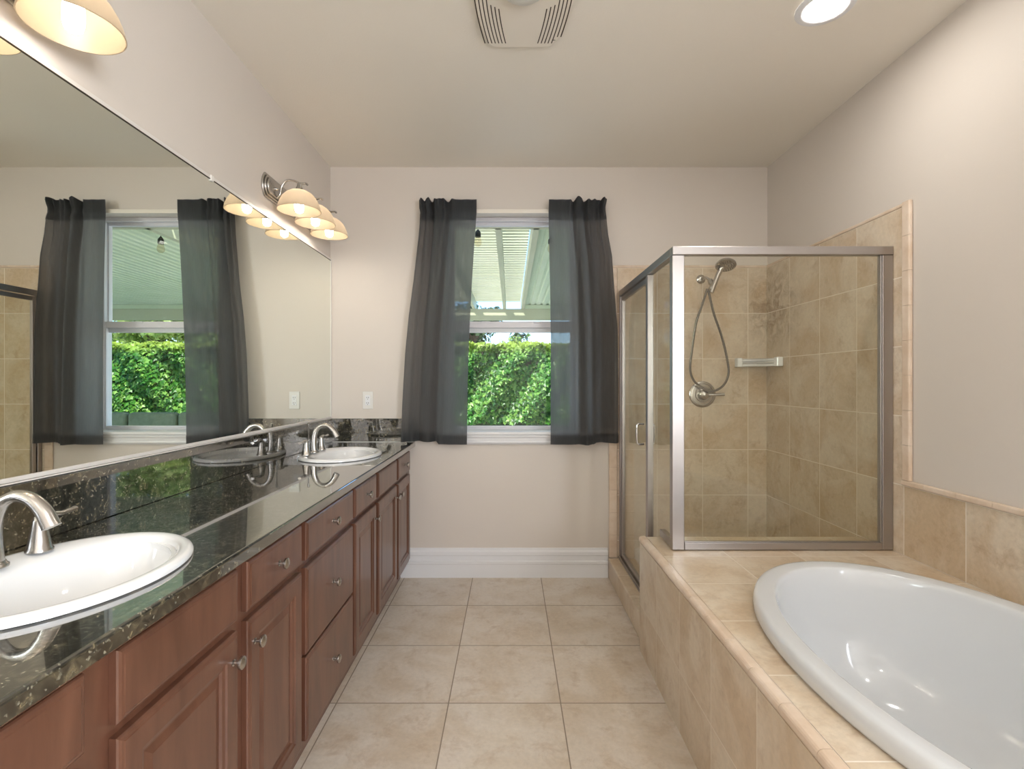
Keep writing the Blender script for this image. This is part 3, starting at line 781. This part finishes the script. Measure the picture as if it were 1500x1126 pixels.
# ------------------------------------------------------------------ outdoors
def tone(name, c1, c2, scale, rough=.8):
    m = mat(name, None, rough); g = NG(m); g.link(g.ramp(g.noise(scale, 4, .6, g.pos()), [(.35, c1), (.65, c2)]), g.p.inputs['Base Color']); return m
M['patio'] = tone('patio_concrete', lin(214, 208, 196), lin(228, 222, 210), 3)
M['cover'] = tone('patio_cover_paint', lin(200, 202, 174), lin(208, 209, 184), 2, .5)
M['panel'] = tone('patio_panel_paint', lin(220, 232, 202), lin(228, 238, 212), 2, .5)
M['cushion'] = tone('sofa_cushion_fabric', lin(128, 132, 104), lin(142, 146, 118), 12, .9)
M['wicker'] = tone('sofa_wicker', lin(70, 60, 48), lin(90, 78, 62), 60, .8)
M['bark'] = tone('bark', lin(80, 66, 52), lin(104, 88, 70), 14, .9)
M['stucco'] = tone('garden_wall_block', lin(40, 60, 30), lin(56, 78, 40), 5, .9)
struct('floor_patio', Bm().box(-14, 18, YF+T+.16, 30, -.25, -.12), M['patio'])

def leafmat(name, c1, c2, c3, ztop=None):
    m = bpy.data.materials.new(name); m.use_nodes = True; g = NG(m); out = g.n['Material Output']
    g2 = g.new('NewGeometry')
    c = g.ramp(g2.outputs['Random Per Island'], [(0, c1), (.55, c2), (1, c3)])
    if ztop:    # leaves blend to yellow along the top of the hedge
        s_ = g.new('SeparateXYZ'); g.link(g2.outputs['Position'], s_.inputs[0])
        f = g.new('MapRange'); g.link(s_.outputs[2], f.inputs[0]); f.inputs[1].default_value = ztop-.22; f.inputs[2].default_value = ztop+.02; f.inputs[3].default_value = 0; f.inputs[4].default_value = .75
        c = g.mix(f.outputs[0], c, lin(178, 190, 60))
    g.link(c, g.p.inputs['Base Color']); g.p.inputs['Roughness'].default_value = .38
    t = g.new('BsdfTranslucent'); g.link(c, t.inputs[0]); mx = g.new('MixShader'); mx.inputs[0].default_value = .3
    g.link(g.p.outputs[0], mx.inputs[1]); g.link(t.outputs[0], mx.inputs[2]); g.link(mx.outputs[0], out.inputs['Surface']); return m
M['ivy'] = leafmat('ivy_leaf', lin(38, 88, 28), lin(78, 140, 46), lin(150, 192, 90), 2.03)
M['tree_dark'] = leafmat('dark_tree_leaf', lin(46, 74, 40), lin(66, 96, 52), lin(96, 122, 74))
M['tree_light'] = leafmat('light_tree_leaf', lin(120, 150, 62), lin(150, 176, 84), lin(190, 204, 120))
LEAF = [(0, -.35), (.28, -.5), (.30, -.15), (.55, .05), (.24, .18), (0, .62), (-.24, .18), (-.55, .05), (-.30, -.15), (-.28, -.5)]
def leaf(b, c, nrm, size, spin, rnd):
    q = Vector(nrm).normalized().to_track_quat('Z', 'Y').to_matrix() @ Matrix.Rotation(spin, 3, 'Z')
    vs = [Vector(c) + q @ Vector((x*size, y*size, -.25*size*abs(x)*2*abs(x)+.05*size*y)) for x, y in LEAF]
    vs.append(Vector(c) + q @ Vector((0, 0, .06*size)))
    b.add(vs, [(i, (i+1) % 10, 10) for i in range(10)])
rnd = random.Random(5)
hg = thing('ivy_hedge', 'tall garden wall covered in green ivy leaves behind the patio', 'hedge', (2, 9.6, -.12))
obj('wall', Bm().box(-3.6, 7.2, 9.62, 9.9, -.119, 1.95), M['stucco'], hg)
b = Bm()
def ivy(x0, x1, z0, z1, dens, size):
    for _ in range(int((x1-x0)*(z1-z0)*dens)):
        x, z = rnd.uniform(x0, x1), rnd.uniform(z0, z1)
        bulge = .10*math.sin(x*3.1+z*2.3)+.07*math.sin(x*7.3-z*5.1)
        y = 9.48+bulge-rnd.random()*.09
        leaf(b, (x, y, z), (rnd.gauss(-.1, .45), -1, .55+rnd.gauss(0, .40)), size*rnd.uniform(.7, 1.35), PI+rnd.gauss(0, .6), rnd)
ivy(-1.7, 1.9, .55, 2.0, 1150, .085); ivy(2.1, 5.6, .35, 2.0, 1150, .085); ivy(-3.6, -1.7, .0, 2.0, 300, .11); ivy(5.6, 7.2, .0, 2.0, 300, .11)
for _ in range(2600):       # top growth
    x = rnd.uniform(-3.4, 7.0); y = rnd.uniform(9.36, 9.85)
    leaf(b, (x, y, 1.96+rnd.random()*.085+.02*math.sin(x*5)), (rnd.gauss(0, .5), rnd.gauss(-.5, .5), 1), .08*rnd.uniform(.7, 1.2), rnd.uniform(0, 6.3), rnd)
o = obj('foliage', b, M['ivy'], hg, recalc=False); o['kind'] = 'stuff'

def tree(label, c, r, trunk, n, size, m, loose=.0):
    t = thing('tree', label, 'tree', (c[0], c[1], -.12), 'trees beyond the hedge')
    b = Bm(); top = Vector((c[0], c[1], c[2]))
    b.tube(spline([(c[0], c[1], -.12), (c[0]+.05, c[1], c[2]*.5), tuple(top)], 5), [trunk*(1-.06*i) for i in range(11)], 10)
    br = []
    for k in range(9):
        a = rnd.uniform(0, 6.28); d = Vector((math.cos(a)*r[0]*.7, math.sin(a)*r[1]*.7, rnd.uniform(-.2, .8)*r[2])); br.append(top+d)
        b.tube([top-Vector((0, 0, r[2]*.5)), top+d*.4, top+d], [trunk*.4, trunk*.25, trunk*.1], 6)
    obj('trunk', b, M['bark'], t)
    b = Bm(); cl = [(top+Vector((rnd.gauss(0, .5)*r[0], rnd.gauss(0, .5)*r[1], rnd.gauss(0, .5)*r[2])), rnd.uniform(.25, .5)) for _ in range(26)] + [(p, .3) for p in br]
    for _ in range(n):
        p, s_ = rnd.choice(cl); d = Vector((rnd.gauss(0, 1), rnd.gauss(0, 1), rnd.gauss(0, 1))); d = d.normalized()*rnd.random()**.5
        leaf(b, p+Vector((d.x*r[0], d.y*r[1], d.z*r[2]))*s_, d+Vector((0, 0, .5)), size*rnd.uniform(.6, 1.3), rnd.uniform(0, 6.3), rnd)
    o = obj('foliage', b, m, t, recalc=False); o['kind'] = 'stuff'
tree('dark green tree above the hedge at the left of the clear window view', (-1.15, 16, 2.9), (1.0, .9, .8), .14, 4200, .13, M['tree_dark'])
tree('pale green sapling just above the hedge in the middle of the window', (.07, 11.0, 2.12), (.26, .25, .16), .02, 170, .07, M['tree_light'])
tree('broad yellow-green tree seen above the hedge in the mirror', (7.6, 14.5, 2.9), (2.3, 1.3, 1.1), .16, 9000, .14, M['tree_light'])

pc = thing('patio_cover', 'cream patio cover of rafters, lattice slats and ribbed roof panel outside the window', 'patio cover', (2, 5.8, -.12))
for k in (-4, -3, -2, -1, 0):
    x = -.11+.46*k; obj('rafter', Bm().box(x, x+.045, 3.66, 8.0, 2.41, 2.56), M['cover'], pc, .003)
obj('rafter', Bm().box(.165, .212, 3.66, 8.0, 2.41, 2.56), M['cover'], pc, .003)
for x in (2.6, 5.2): obj('rafter', Bm().box(x, x+.06, 3.66, 7.9, 2.501, 2.58), M['cover'], pc, .003)
b = Bm(); y = 3.80
while y < 8.02: b.box(-2.6, .16, y-.019, y+.019, 2.561, 2.611); y += .088
obj('lattice', b, M['cover'], pc)
b = Bm(); x = .216; pts = []
while x < 7.4: pts += [(x, 2.470), (x+.050, 2.470), (x+.058, 2.485), (x+.082, 2.485)]; x += .09
pts += [(x, 2.470), (x, 2.50)]; up = [(.216, 2.50)]
b.prism(pts+up, 'Y', 3.697, 7.9); b.box(.216, 7.4, 7.68, 7.9, 2.411, 2.469); obj('roof_panel', b, M['panel'], pc)
b = Bm(); b.box(-3.2, 7.5, 7.68, 7.75, 2.24, 2.41); obj('beam', b, M['cover'], pc, .004)
b = Bm(); b.box(-3.2, 7.5, 3.651, 3.695, 2.41, 2.56); obj('ledger', b, M['cover'], pc, .003)
for x in (-2.9, 1.35, 6.9): obj('post', Bm().box(x, x+.09, 7.67, 7.76, -.119, 2.239), M['cover'], pc, .006)

def bulb_string(x, y, zt, label, zc):
    t = thing('string_light', label, 'string light', (x, y, zt), 'hanging patio bulbs')
    b = Bm(); b.lathe([(.002, zt), (.002, zt-.012), (.014, zt-.030), (.021, zt-.040), (.022, zt-.072), (.020, zt-.074)], (x, y, 0), 'Z', 20, cap=True); s_ = obj('socket', b, M['black'], t)
    b = Bm(); b.lathe([(.018, zt-.074), (.022, zt-.088), (.028, zt-.108), (.026, zt-.128), (.014, zt-.142), (0, zt-.146)], (x, y, 0), 'Z', 20, cap=False); obj('bulb', b, M['bulb_glass'], t)
    b = Bm(); b.tube([(x, y, zt), (x, y, zc)], .002, 6); obj('cord', b, M['black'], t)
bulb_string(.318, 4.0, 2.463, 'clear bulb in a black socket under the patio roof, seen in the mirror', 2.4695)
# the direct-view bulb hangs just off the left curtain edge
bulb_string(-.240, 3.80, 2.46, 'dark socket bulb outside the glass at the edge of the left curtain', 2.5605)
sf = thing('patio_sofa', 'olive green cushioned patio sofa in front of the ivy, seen in the mirror', 'sofa', (2.7, 7.3, -.12))
b = Bm(); b.box(1.5, 3.95, 6.75, 7.55, -.03, .22); b.box(1.5, 3.95, 7.48, 7.58, .22, .74); b.box(1.5, 1.62, 6.75, 7.48, .22, .50); b.box(3.83, 3.95, 6.75, 7.48, .22, .50)
for x in (1.52, 3.87):
    for y in (6.78, 7.50): b.box(x, x+.06, y, y+.06, -.119, -.03)
obj('frame', b, M['wicker'], sf, .01)
for k in range(3):
    x = 1.65+.715*k
    obj('seat_cushion', Bm().box(x, x+.70, 6.77, 7.30, .225, .37), M['cushion'], sf, .04, 4)
for k in range(3):
    x = 1.65+.715*k
    q = Bm().box(x, x+.70, 7.30, 7.46, .375, .875); obj('back_cushion', q, M['cushion'], sf, .06, 5)
